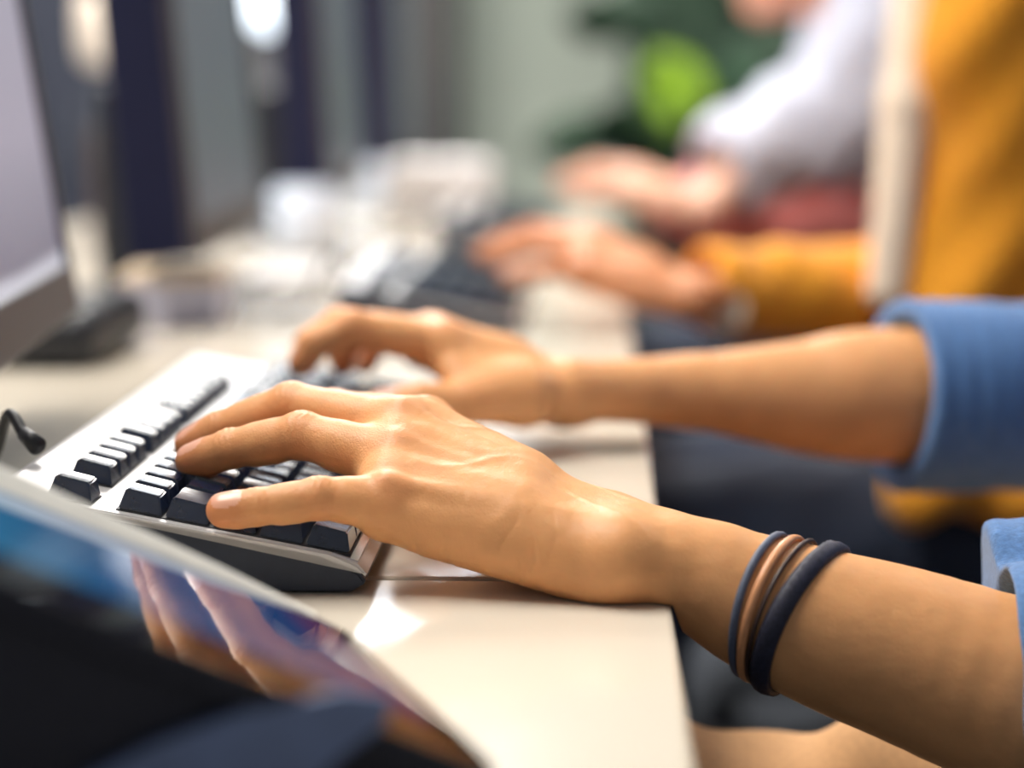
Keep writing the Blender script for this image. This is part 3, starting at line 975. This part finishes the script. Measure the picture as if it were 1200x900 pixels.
def rslab(x0, x1, y0, y1, z0, z1, r, seg=8):
    bm = bmesh.new()
    pts = []
    for cx, cy, a0 in ((x1 - r, y1 - r, 0), (x0 + r, y1 - r, 90), (x0 + r, y0 + r, 180), (x1 - r, y0 + r, 270)):
        for i in range(seg + 1):
            a_ = math.radians(a0 + 90 * i / seg)
            pts.append((cx + r * math.cos(a_), cy + r * math.sin(a_)))
    A = [bm.verts.new((x, y, z0)) for x, y in pts]; B = [bm.verts.new((x, y, z1)) for x, y in pts]
    bm.faces.new(A[::-1]); bm.faces.new(B)
    for i in range(len(pts)):
        bm.faces.new((A[i], A[(i + 1) % len(pts)], B[(i + 1) % len(pts)], B[i]))
    return bm


bm = rslab(0, TLn, 0, TW, -.0080, -.0006, .014)
es = [e for e in bm.edges if abs(e.verts[0].co.z - e.verts[1].co.z) < 1e-6]
bmesh.ops.bevel(bm, geom=es, offset=.0015, segments=2, affect='EDGES')
bmesh.ops.transform(bm, verts=bm.verts, matrix=TM); link('body', bm, M['folio'], t)
bm = bmesh.new(); secs = []
for x_, h_ in ((.012, .0010), (.05, .0036), (.12, .0062), (TLn - .004, .0075)):
    w_ = h_ * .85
    secs.append([bm.verts.new((x_, TW - .001 - w_, .0002)), bm.verts.new((x_, TW - .0004, h_)), bm.verts.new((x_, TW + .0014, h_)), bm.verts.new((x_, TW + .0014, -.0075)), bm.verts.new((x_, TW - .001 - w_, -.0005))])
for A, B in zip(secs, secs[1:]):
    for k_ in range(5): bm.faces.new((A[k_], A[(k_ + 1) % 5], B[(k_ + 1) % 5], B[k_]))
bm.faces.new(secs[0]); bm.faces.new(secs[-1][::-1])
bmesh.ops.transform(bm, verts=bm.verts, matrix=TM); tag(link('edge_trim', bm, M['tablet_body'], t), 'pale metal edge')
M['tablet_glass'] = mat('black_cover_glass', (8, 10, 14), rough=0.03, var=0.02, spec=0.6)
bm = rslab(.0012, TLn - .0012, .0012, TW - .0012, -.0012, 0, .013)
bmesh.ops.transform(bm, verts=bm.verts, matrix=TM); link('cover_glass', bm, M['tablet_glass'], t)
bm = rslab(.010, TLn - .010, .040, TW - .010, -.0003, .00025, .003)
bmesh.ops.transform(bm, verts=bm.verts, matrix=Matrix.Identity(4))
o = link('display', bm, M['screen_blue'], t)
o.matrix_local = TM
# folio stand: a wedge under the tablet
bm = bmesh.new()
lo = -.0085
def tp(x, y, z): 
    v = TM @ Vector((x, y, z)); return v
pA = [tp(.004, .004, lo), tp(TLn - .004, .004, lo), tp(TLn - .004, TW - .004, lo), tp(.004, TW - .004, lo)]
vs = [bm.verts.new(p) for p in pA] + [bm.verts.new((p.x, p.y, .0015)) for p in pA]
for f in ((3, 2, 1, 0), (4, 5, 6, 7), (0, 1, 5, 4), (1, 2, 6, 5), (2, 3, 7, 6), (3, 0, 4, 7)): bm.faces.new([vs[i] for i in f])
bmesh.ops.bevel(bm, geom=list(bm.edges), offset=.0015, segments=2, affect='EDGES')
tag(link('folio_stand', bm, M['folio'], t), 'dark navy folio wedge')
M['sheen_plate'] = mat('slate_blue_sheen', (66, 84, 122), rough=0.7, var=0.1, scale=60)  # bluish sheen of the folio side, put in as a coloured plate
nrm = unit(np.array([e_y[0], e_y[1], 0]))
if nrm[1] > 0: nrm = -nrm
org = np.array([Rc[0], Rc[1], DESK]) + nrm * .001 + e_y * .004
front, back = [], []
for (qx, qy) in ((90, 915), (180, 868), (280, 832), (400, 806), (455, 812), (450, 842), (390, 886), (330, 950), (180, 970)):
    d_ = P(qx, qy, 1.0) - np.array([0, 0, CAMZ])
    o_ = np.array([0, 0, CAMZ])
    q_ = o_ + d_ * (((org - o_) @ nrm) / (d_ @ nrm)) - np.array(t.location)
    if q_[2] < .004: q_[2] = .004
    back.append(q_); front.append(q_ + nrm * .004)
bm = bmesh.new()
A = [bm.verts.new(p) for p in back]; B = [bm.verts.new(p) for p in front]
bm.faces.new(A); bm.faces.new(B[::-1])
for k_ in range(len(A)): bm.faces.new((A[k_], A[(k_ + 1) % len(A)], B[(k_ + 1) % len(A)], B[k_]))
tag(link('folio_sheen', bm, M['sheen_plate'], t), 'slate blue sheen built as a plate on the folio side')

# ------------------------------------------------------------------ first person (denim shirt)
NV = .0009
prL, VL, QL, miL, ruL = arm_mesh(HL, NV, press=KPOS)
prR, VR, QR, miR, ruR = arm_mesh(HR, .0013, press=KPOS)
p1 = empty('person', (.50, 1.10, 0))
tag(p1, 'person in a blue denim shirt with rolled sleeves, typing on the nearest keyboard', 'person')
shL, shR = np.array([.50, .90, 1.16]), np.array([.52, 1.31, 1.16])
elL, elR = HL['arm'][-1][0], HR['arm'][-1][0]
hip = np.array([.56, 1.10, .58]); neck = np.array([.47, 1.105, 1.22]); head = np.array([.42, 1.105, 1.40])
torso = body_prims(shL, shR, elL, elR, neck, head, hip, 0)
uarm = [Cn(shL, elL, .050, .040, .03), Cn(shR, elR, .050, .040, .03)]
hd, hair = head_prims(neck, head)
Vt, Qt = sdf_mesh(torso + uarm + hd, .005, 2)
V, Q, mi, ru = join_parts([(VL, QL, miL, ruL), (VR, QR, miR, ruR), (Vt, Qt, None, None)])
mesh_obj('body', V, Q, [M['skin'], M['nail']], p1, mi, ru)
cloth('hair', hair, .005, M['hair_brown'], p1, .002, 1)


def inflate(prims, d):
    out = []
    for p in prims:
        if p[0] == 'c': out.append(('c', p[1], p[2], p[3] + d, p[4] + d, p[5], p[6]))
        elif p[0] == 'e': out.append(('e', p[1], p[2] + d, p[3], 0, p[5], p[6]))
        else: out.append(p)
    return out


def sleeve_prims(elbow, wristward, hem_t, sh, r_el, r_hem, r_sh, cut=None, extra=()):
    """upper-arm and forearm sleeve to a rolled cuff; hollow at the hem"""
    d = unit(wristward - elbow)
    hem = elbow + d * hem_t
    pr = [Cn(sh, elbow, r_sh, r_el, .03), Cn(elbow, hem - d * .006, r_el, r_hem, .02),
          Cn(hem - d * .044, hem - d * .006, r_hem + .0045, r_hem + .0045, .003),
          *extra, Pl(hem, d if cut is None else cut)]
    return pr, hem, d


hemL = P(1182, 800, .857); hemR = P(1052, 462, 1.265)
# the whole shirt: torso plus two sleeves, cut at the hems
sl1, h1, d1 = sleeve_prims(elL, hemL, float(np.linalg.norm(hemL - elL)), shL, .056, .0455, .068, np.array([-1, .06, -.05]), (El(P(1215, 682, .915), (.060, .032, .026), k=.012),))
sl2, h2, d2 = sleeve_prims(elR, hemR, float(np.linalg.norm(hemR - elR)), shR, .058, .051, .068)
parts = []
for prs, hem, d in ((sl1, h1, d1), (sl2, h2, d2)):
    q = prs + [Cn(hem + d * .01, hem - d * .03, .0405 if hem is h1 else .0455, .038, .002, True)]
    V, Q = sdf_mesh(q, .0022, 3)
    N = normals_of(V, Q)
    tt = (V - hem) @ (-d)
    amp = np.clip((tt - .03) / .05, .10, 1)
    x, y, z = V.T
    w = np.sin(48 * tt + 35 * z + 1.5 * np.sin(22 * y)) + .5 * np.sin(90 * tt - 40 * y + 35 * z + 1.4)
    V = V + N * (amp * .0058 * w)[:, None]
    V = V + N * (.0004 * np.sin(tt * 420) * np.clip((.046 - tt) / .01, 0, 1))[:, None]
    parts.append((V, Q, None, None))
tp_ = inflate(torso, .012) + [Pl(hip - [0, 0, .10], [0, 0, -1]), Cn(neck + [0, 0, -.03], neck + [0, 0, .12], .066, .066, .01, True)]
V, Q = sdf_mesh(tp_, .005, 3); V = folds(V, normals_of(V, Q), .003, .4)
parts.append((V, Q, None, None))
V, Q, mi, ru = join_parts(parts)
mesh_obj('denim_shirt', V, Q, [M['denim']], p1)


def trousers(hip, legs, m, parent, name='trousers', amp=.003, extra=()):
    pr = [*extra, El(hip - [0, 0, .02], (.145, .178, .11), k=.05)]
    for hp, kn, an in legs:
        pr += [Cn(hp, kn, .085, .070, .04), Cn(kn, an, .066, .048, .03)]
    return cloth(name, pr, .005, m, parent, amp, 2.1, .7)


kneeL = np.array([-.02, 1.0, .591])
trousers(hip, [(np.array([.48, 1.02, .450]), kneeL, np.array([.02, 1.03, .10])),
               (np.array([.50, 1.19, .53]), np.array([.06, 1.24, .485]), np.array([.08, 1.25, .10]))], M['khaki'], p1, 'khaki_trousers', .003, (Cn(P(1030, 895, .985), P(1150, 945, .97), .018, .03, .006),))

# bracelets round the left wrist of the first person
def ring_on_arm(prims, c, axis, tilt_pts, width, thick, name, m, label, braid=False):
    ax = unit(axis)
    u = unit(np.cross(ax, [0, 1, 0])); w = np.cross(ax, u)
    seg = 96
    th = np.linspace(0, 2 * math.pi, seg, endpoint=False)
    prof = [(-width / 2, 0), (-width / 2 * .8, thick * .75), (0, thick), (width / 2 * .8, thick * .75), (width / 2, 0), (0, 0)]
    bm = bmesh.new()
    rings = []
    for i, a_ in enumerate(th):
        dr = u * math.cos(a_) + w * math.sin(a_)
        skew = ax * (tilt_pts[0] * math.cos(a_) + tilt_pts[1] * math.sin(a_))
        ts = np.linspace(.005, .06, 220)
        rr = None
        pts_ = c + skew + ts[:, None] * dr
        s_ = sdf_at(prims, pts_)
        neg = np.where(s_ < 0)[0]
        rr = ts[neg[-1]] if len(neg) else .02
        ring = []
        for (o_, h_) in prof:
            hh = h_ + .0010
            if braid and h_ > 0: hh += .0005 * math.sin(a_ * 52 + o_ * 1400)
            ring.append(bm.verts.new(Vector(c + skew + ax * o_ + dr * (rr + hh))))
        rings.append(ring)
    for i in range(seg):
        A, B = rings[i], rings[(i + 1) % seg]
        for k in range(len(prof)):
            bm.faces.new((A[k], A[(k + 1) % len(prof)], B[(k + 1) % len(prof)], B[k]))
    o = link(name, bm, m, None, True)
    tag(o, label, 'bracelet', 'bracelets on the left wrist')
    return o


axL = unit(HL['arm'][3][0] - HL['arm'][2][0])
cB = HL['arm'][2][0]
def at_arm(s_): return cB + axL * s_
ring_on_arm(prL, at_arm(.0072), axL, (-.004, -.0112), .0034, .0016, 'bracelet', M['cord_slate'], 'thin slate blue cord bracelet, closest to the hand')
ring_on_arm(prL, at_arm(.0119), axL, (-.0025, -.0112), .0038, .0017, 'bracelet', M['cord_tan'], 'thin tan leather bracelet, second from the hand')
ring_on_arm(prL, at_arm(.0159), axL, (-.0010, -.0114), .0020, .0015, 'bracelet', M['cord_brown'], 'very thin dark brown cord bracelet beside the tan one')
M['cord_navy'] = mat('navy_braided_cord', (40, 40, 58), rough=0.6, var=0.5, scale=900)
ring_on_arm(prL, at_arm(.0240), axL, (.0012, -.0130), .0086, .0024, 'bracelet', M['cord_navy'], 'wide braided navy bracelet, farthest from the hand', True)


# ------------------------------------------------------------------ second and third person
def other_person(cy, HLx, label, skin, hairm, sh, el, head, neck, hip, shirt_fn):
    p = empty('person', (hip[0], cy, 0)); tag(p, label, 'person')
    prs, V1, Q1, m1, r1 = arm_mesh(HLx, .0022, False)
    tor = body_prims(sh[0], sh[1], None, None, neck, head, hip, 0)
    ua = [Cn(sh[0], HLx['arm'][-1][0], .048, .040, .03), Cn(sh[1], el[1], .048, .040, .03), Cn(el[1], el[2], .040, .024, .03)]
    hd, hr = head_prims(neck, head)
    V2, Q2 = sdf_mesh(tor + ua + hd, .006, 2)
    V, Q, mi, ru = join_parts([(V1, Q1, m1, r1), (V2, Q2, None, None)])
    mesh_obj('body', V, Q, [skin, M['nail']], p, mi, ru)
    cloth('hair', hr, .006, hairm, p, .002, 1)
    shirt_fn(p, tor, sh, HLx, el, hip, neck)
    return p


# mustard cardigan
d_ = HL['wu']
H2 = H_shift(HL, np.array([.072, .955, .012]), rot=-.06)
w2 = (H2['wu'] + H2['wr']) / 2
H2['arm'] = [(w2, .0175), (P(865, 343, 1.875), .021), (P(930, 342, 1.91), .029), (P(1020, 345, 1.945), .035), (P(1120, 350, 1.98), .04)]


def mustard(p, tor, sh, Hx, el, hip, neck):
    elb = Hx['arm'][-1][0]
    blouse = inflate(tor, .012) + [Cn(neck + [0, 0, -.03], neck + [0, 0, .12], .064, .064, .01, True)]
    cloth('cream_blouse', blouse, .006, M['cream_cloth'], p, .002, .9)
    cuff = P(822, 338, 1.855); d = unit(cuff - elb)
    arm_ = [Cn(sh[0], elb, .070, .056, .03), Cn(elb, cuff + d * .01, .053, .036, .02), Cn(cuff - d * .035, cuff + d * .01, .0375, .0375, .004), Pl(cuff, d),
            Cn(cuff + d * .02, cuff - d * .03, .030, .030, .002, True)]
    V1, Q1 = sdf_mesh(arm_, .004, 3); V1 = folds(V1, normals_of(V1, Q1), .0016, 1.2)
    arm2 = [Cn(sh[1], el[1], .066, .054, .03), Cn(el[1], el[2], .05, .036, .03)]
    V2, Q2 = sdf_mesh(arm2, .006, 3)
    tz_ = inflate(tor, .026) + [Cn(P(1125, 330, 1.93), P(1190, -60, 1.9), .07, .09, .05), Cn(P(1130, 330, 1.93), P(1110, 560, 1.95), .07, .06, .05), Pl(P(1068, 200, 1.9), [-1, 0, 0.07]), Cn(P(1150, 440, 1.90), P(1085, 568, 1.845), .05, .032, .03), Cn(P(1085, 568, 1.845), P(1190, 575, 1.85), .032, .03, .03), Cn(neck + [0, 0, -.03], neck + [0, 0, .12], .070, .070, .01, True)]
    # front planes: the cardigan hangs open, so the front strip shows the blouse
    V3, Q3 = sdf_mesh(tz_, .006, 3); V3 = folds(V3, normals_of(V3, Q3), .006, .2, .6)
    V, Q, mi, ru = join_parts([(V1, Q1, None, None), (V2, Q2, None, None), (V3, Q3, None, None)])
    c_ = mesh_obj('mustard_cardigan', V, Q, [M['mustard']], p)
    V4, Q4 = sdf_mesh([Cn(P(1078, -60, 1.90), P(1062, 120, 1.885), .020, .022, .01), Cn(P(1062, 120, 1.885), P(1040, 340, 1.87), .022, .018, .01)], .004, 2)
    tag(mesh_obj('blouse_front', V4, Q4, [M['cream_cloth']], p), 'cream edge of the blouse showing at the open front')
    bm = bmesh.new()
    c = P(852, 364, 1.824)
    cyl(bm, c + np.array([0, .006, 0]), c, .017, .016, 24)
    o = link('cuff_button', bm, M['button'], c_); o.data.transform(Matrix.Translation(-Vector(p.location)))


sh2 = [np.array([.50, 1.88, 1.15]), np.array([.50, 2.22, 1.15])]
hip2 = np.array([.49, 2.04, .58])
P2 = other_person(2.04, H2, 'person in a mustard cardigan over a cream blouse, typing at the second desk', M['skin_deep'], M['hair_fair'],
                  sh2, [None, np.array([.52, 2.27, .86]), np.array([.30, 2.16, .66])], np.array([.44, 2.04, 1.38]), np.array([.49, 2.04, 1.20]), hip2, mustard)
trousers(hip2, [(np.array([.40, 1.96, .55]), np.array([.02, 1.95, .53]), np.array([.04, 1.95, .1])),
                (np.array([.40, 2.12, .55]), np.array([.02, 2.15, .53]), np.array([.04, 2.15, .1]))], M['dark_cloth'], P2, 'dark_trousers')

# pale sleeves over a pink top, leaning forward
H3 = H_shift(HL, np.array([.125, 1.88, .034]), rot=-.05)
w3 = (H3['wu'] + H3['wr']) / 2
H3['arm'] = [(w3, .0175), (P(845, 212, 2.82), .022), (P(895, 180, 2.88), .034), (P(985, 134, 2.94), .04)]


def pale(p, tor, sh, Hx, el, hip, neck):
    elb = Hx['arm'][-1][0]
    top_ = inflate(tor, .012) + [Cn(neck + [0, 0, -.03], neck + [0, 0, .12], .064, .064, .01, True), El(P(885, 252, 2.95), (.14, .11, .072), k=.05)]
    cloth('pink_top', top_, .006, M['pink'], p, .003, 1.9)
    cuff = P(836, 200, 2.83); d = unit(cuff - elb)
    arm_ = [Cn(sh[0], elb, .098, .088, .03), Cn(elb, cuff + d * .01, .086, .054, .02), Pl(cuff, d), Cn(cuff + d * .02, cuff - d * .03, .040, .040, .002, True)]
    V1, Q1 = sdf_mesh(arm_, .004, 3); V1 = folds(V1, normals_of(V1, Q1), .004, 1.2)
    V2, Q2 = sdf_mesh([Cn(sh[1], el[1], .066, .06, .03), Cn(el[1], el[2], .055, .04, .03)], .006, 3)
    tz_ = inflate(tor, .026) + [Pl([hip[0] - .10, 0, 0], [-1, 0, -.1]), Cn(neck + [0, 0, -.03], neck + [0, 0, .12], .070, .070, .01, True)]
    V3, Q3 = sdf_mesh(tz_, .006, 3); V3 = folds(V3, normals_of(V3, Q3), .004, .2, .6)
    V, Q, mi, ru = join_parts([(V1, Q1, None, None), (V2, Q2, None, None), (V3, Q3, None, None)])
    mesh_obj('pale_shirt', V, Q, [M['white_cloth']], p)


sh3 = [P(1075, 10, 2.92), P(1075, 10, 2.92) + [0, .36, .02]]
hip3 = np.array([.44, 3.10, .58])
nk3 = (sh3[0] + sh3[1]) / 2 + np.array([-.05, 0, .06]); hd3 = P(925, -92, 3.08)
nk3 = hd3 + np.array([.09, 0, -.11])
P3 = other_person(3.10, H3, 'person in pale sleeves over a pink top, leaning over the farthest desk', M['skin_pale'], M['hair_brown'],
                  sh3, [None, np.array([.50, 3.36, .86]), np.array([.30, 3.26, .66])], hd3, nk3, hip3, pale)
trousers(hip3, [(np.array([.40, 3.02, .55]), np.array([.02, 3.02, .53]), np.array([.04, 3.02, .1])),
                (np.array([.40, 3.18, .55]), np.array([.02, 3.20, .53]), np.array([.04, 3.20, .1]))], M['dark_cloth'], P3, 'dark_trousers')


# ------------------------------------------------------------------ chairs
def chair(x, y, label, top=.42):
    t = empty('office_chair', (x, y, 0)); tag(t, label, 'chair', 'office chairs along the desks')
    bm = bmesh.new(); box(bm, -.24, .24, -.24, .24, top - .06, top, None, .02); link('seat', bm, M['black'], t, True)
    bm = bmesh.new(); box(bm, .26, .31, -.22, .22, .56, 1.02, Matrix.Rotation(.0, 4, 'Y'), .02); link('backrest', bm, M['black'], t, True)
    bm = bmesh.new(); tube(bm, spline([(.10, 0, top - .07), (.30, 0, top - .07), (.335, 0, .45), (.325, 0, .75)], 8), .018); link('back_arm', bm, M['steel_grey'], t, True)
    bm = bmesh.new(); cyl(bm, (0, 0, .08), (0, 0, top - .059), .028); link('gas_column', bm, M['steel_grey'], t, True)
    for i in range(5):
        a_ = 2 * math.pi * i / 5 + .3
        bm = bmesh.new(); tube(bm, [(0, 0, .10), (.28 * math.cos(a_), .28 * math.sin(a_), .075)], .018); f = link('base_leg', bm, M['black'], t, True)
        bm = bmesh.new(); cx, cy = .28 * math.cos(a_), .28 * math.sin(a_)
        cyl(bm, (cx - .015 * math.sin(a_), cy + .015 * math.cos(a_), .028), (cx + .015 * math.sin(a_), cy - .015 * math.cos(a_), .028), .028); link('caster', bm, M['cable'], f)
    return t


chair(.50, 1.10, 'black office chair under the person in the denim shirt', .345)
chair(.51, 2.04, 'black office chair under the person in the mustard cardigan')
chair(.46, 3.10, 'black office chair under the person in pale sleeves')


# ------------------------------------------------------------------ far end of the room
def cabinet(px0, px1, y, ztop, label, m, doors=2):
    a = P(px0, 102, y); b = P(px1, 102, y)
    t = empty('cabinet', ((a[0] + b[0]) / 2, y + .2, 0)); tag(t, label, 'cabinet', 'tall cabinets at the end of the room')
    w = (b[0] - a[0]) / 2
    bm = bmesh.new(); box(bm, -w, w, -.19, .22, 0, ztop, None, .004); link('carcass', bm, m, t)
    for i in range(doors):
        x0 = -w + 2 * w * i / doors + .004; x1 = -w + 2 * w * (i + 1) / doors - .004
        bm = bmesh.new(); box(bm, x0, x1, -.21, -.19, .06, ztop - .03, None, .003); d = link('door', bm, m, t)
        bm = bmesh.new(); box(bm, x1 - .04, x1 - .025, -.235, -.21, ztop * .5, ztop * .5 + .16, None, .003); link('handle', bm, M['steel_grey'], d)
    return t


cabinet(-120, 235, 5.2, 1.5, 'dark slate cabinet at the left end of the room', M['cabinet'], 3)
cabinet(245, 412, 5.9, 1.55, 'slate cabinet in the middle, behind the third monitor', M['cabinet_grey'], 2)
cabinet(414, 528, 6.6, 1.6, 'grey brown cabinet beside the sage green wall', M['cabinet_grey'], 2)
cabinet(735, 1000, 6.8, 1.9, 'dark cabinet behind the leafy plant', M['leaf_dark'], 2)


def lamp(px, y, r, z0, z1, label, m, pole_base):
    c = P(px, 102, y)
    t = empty('floor_lamp', (c[0], y, 0)); tag(t, label, 'lamp', 'lamps at the far end of the room')
    bm = bmesh.new(); lathe(bm, [(.13, .0), (.13, .015), (.03, .025)]); link('base', bm, M['steel_grey'], t, True)
    bm = bmesh.new(); cyl(bm, (0, 0, .02), (0, 0, z0 + .02), .010); link('pole', bm, M['steel_grey'], t, True)
    bm = bmesh.new(); lathe(bm, [(r * .55, z0), (r * .9, z0 + .02), (r, z0 + .06), (r, z1 - .03), (r * .8, z1)]); link('lamp_shade', bm, m, t, True)
    return t


zz = lambda py, y: P(600, py, y)[2]
lamp(324, 4.9, .054, zz(36, 4.9), zz(36, 4.9) + .34, 'bright white lamp glowing above the third monitor', M['lamp_glow'], 0)
lamp(121, 4.7, .047, zz(78, 4.7), zz(0, 4.7) + .02, 'dim cream lamp beside the near monitor edge', M['lamp_warm'], 0)
c = P(121, 102, 4.7)


# leafy plant
def plant():
    c = P(812, 102, 5.6)
    t = empty('potted_plant', (c[0], 5.6, 0)); tag(t, 'leafy potted plant with lime and dark green leaves in the far background', 'plant')
    bm = bmesh.new(); lathe(bm, [(.12, 0), (.15, .03), (.18, .36), (.185, .38), (.165, .38), (.16, .34)]); link('pot', bm, M['pot'], t, True)
    bm = bmesh.new(); lathe(bm, [(.02, .335), (.158, .34)], close=False); link('soil', bm, M['soil'], t)
    rnd = random.Random(5)
    tips = []
    for i in range(30):
        az = rnd.uniform(0, 2 * math.pi); rad = rnd.uniform(.02, .20); z = rnd.uniform(.75, 1.45)
        tips.append((np.array([rad * math.cos(az), rad * math.sin(az), z]), az, 0, rnd.uniform(.16, .28)))
    lime = [(P(765, 62, 5.4), P(830, 128, 5.4), .10), (P(752, 78, 5.45), P(800, 135, 5.45), .09), (P(770, 100, 5.42), P(790, 165, 5.42), .08)]
    bm0 = bmesh.new()
    for (p, az, e, L) in tips:
        tube(bm0, spline([(0, 0, .33), p * .55 * [1, 1, 0] + [0, 0, .33 + (p[2] - .33) * .6], p], 5), .005, 6)
    link('stem', bm0, M['leaf_dark'], t, True)
    def leaf(p0, p1, w, m, nm):
        bm = bmesh.new()
        p0 = np.array(p0); p1 = np.array(p1); d = p1 - p0; s = unit(np.cross(d, [0.15, 1, .2])); up = unit(np.cross(s, d))
        n = 8; rows = []
        for i in range(n + 1):
            u = i / n; ww = w * math.sin(math.pi * min(1, u * .96 + .02)) ** .8 * .5
            c_ = p0 + d * u + up * (.06 * math.sin(math.pi * u)) * np.linalg.norm(d)
            rows.append([bm.verts.new(Vector(c_ + s * ww * k + up * abs(k) * ww * .3)) for k in (-1, -.5, 0, .5, 1)])
        for a_, b_ in zip(rows, rows[1:]):
            for k in range(4): bm.faces.new((a_[k], a_[k + 1], b_[k + 1], b_[k]))
        o = link(nm, bm, m, t, True)
        sm = o.modifiers.new('thickness', 'SOLIDIFY'); sm.thickness = .002
        return o
    off = np.array([c[0], 5.6, 0])
    for (p, az, e, L) in tips:
        q = p + np.array([math.cos(az) * L, math.sin(az) * L, rnd.uniform(-.10, .08)])
        leaf(p, q, L * .55, M['leaf_dark'], 'leaf')
    for a_, b_, w in lime: tag(leaf(a_ - off, b_ - off, w, M['leaf_lime'], 'leaf'), 'bright lime leaf')
    return t


plant()

# ------------------------------------------------------------------ light
def added_ceiling_light(x, y, z, sx, sy, power, label, k=1.0, col=(1, .95, .88)):  # unseen panels, added to light the room and glint on the keys
    t = empty('added_ceiling_light', (x, y, z)); tag(t, label, 'ceiling light', 'unseen ceiling lights added to the office')
    bm = bmesh.new()
    for (x0, x1, y0, y1) in ((-sx / 2 - .02, -sx / 2, -sy / 2 - .02, sy / 2 + .02), (sx / 2, sx / 2 + .02, -sy / 2 - .02, sy / 2 + .02), (-sx / 2, sx / 2, -sy / 2 - .02, -sy / 2), (-sx / 2, sx / 2, sy / 2, sy / 2 + .02)):
        box(bm, x0, x1, y0, y1, -.04, 0)
    link('frame', bm, M['steel_grey'], t)
    bm = bmesh.new(); box(bm, -sx / 2, sx / 2, -sy / 2, sy / 2, -.02, -.005); link('diffuser', bm, M['panel_glow'], t)
    return t


added_ceiling_light(-.9, 1.2, 2.74, .9, 1.6, 0, 'large unseen ceiling panel added over the monitors')
added_ceiling_light(-.55, 4.2, 2.74, .9, 1.6, 0, 'large unseen ceiling panel added over the far desks')
added_ceiling_light(1.5, 2.6, 2.74, .6, 1.4, 0, 'unseen ceiling panel added above the aisle')


def area(name, loc, target, sx, sy, watts, col):
    l = bpy.data.lights.new(name, 'AREA'); l.shape = 'RECTANGLE'; l.size = sx; l.size_y = sy; l.energy = watts; l.color = col
    o = bpy.data.objects.new(name, l); COL.objects.link(o); o.location = loc
    o.rotation_euler = (Vector(target) - Vector(loc)).to_track_quat('-Z', 'Y').to_euler()
    return o


area('ceiling_fill', (-.9, 1.2, 2.70), (-.9, 1.2, 0), .9, 1.6, 40, (1, .95, .88))  # added fill below the near panel, strengthens its light
area('far_ceiling_fill', (-.55, 4.2, 2.70), (-.55, 4.2, 0), .9, 1.6, 88, (1, .96, .90))  # added fill below the far panel, strengthens its light
area('left_fill', (-3.0, 2.6, 1.7), (0, 1.6, .8), 3.0, 1.5, 52, (.88, .94, 1))  # added soft fill from the left, the wall has no opening there

w = bpy.data.worlds.new('office_ambient'); scene.world = w; w.use_nodes = True
nt = w.node_tree; bg = nt.nodes['Background']
bg.inputs['Color'].default_value = (.92, .95, 1, 1)
bg.inputs['Strength'].default_value = .26
scene.cycles.use_denoising = True
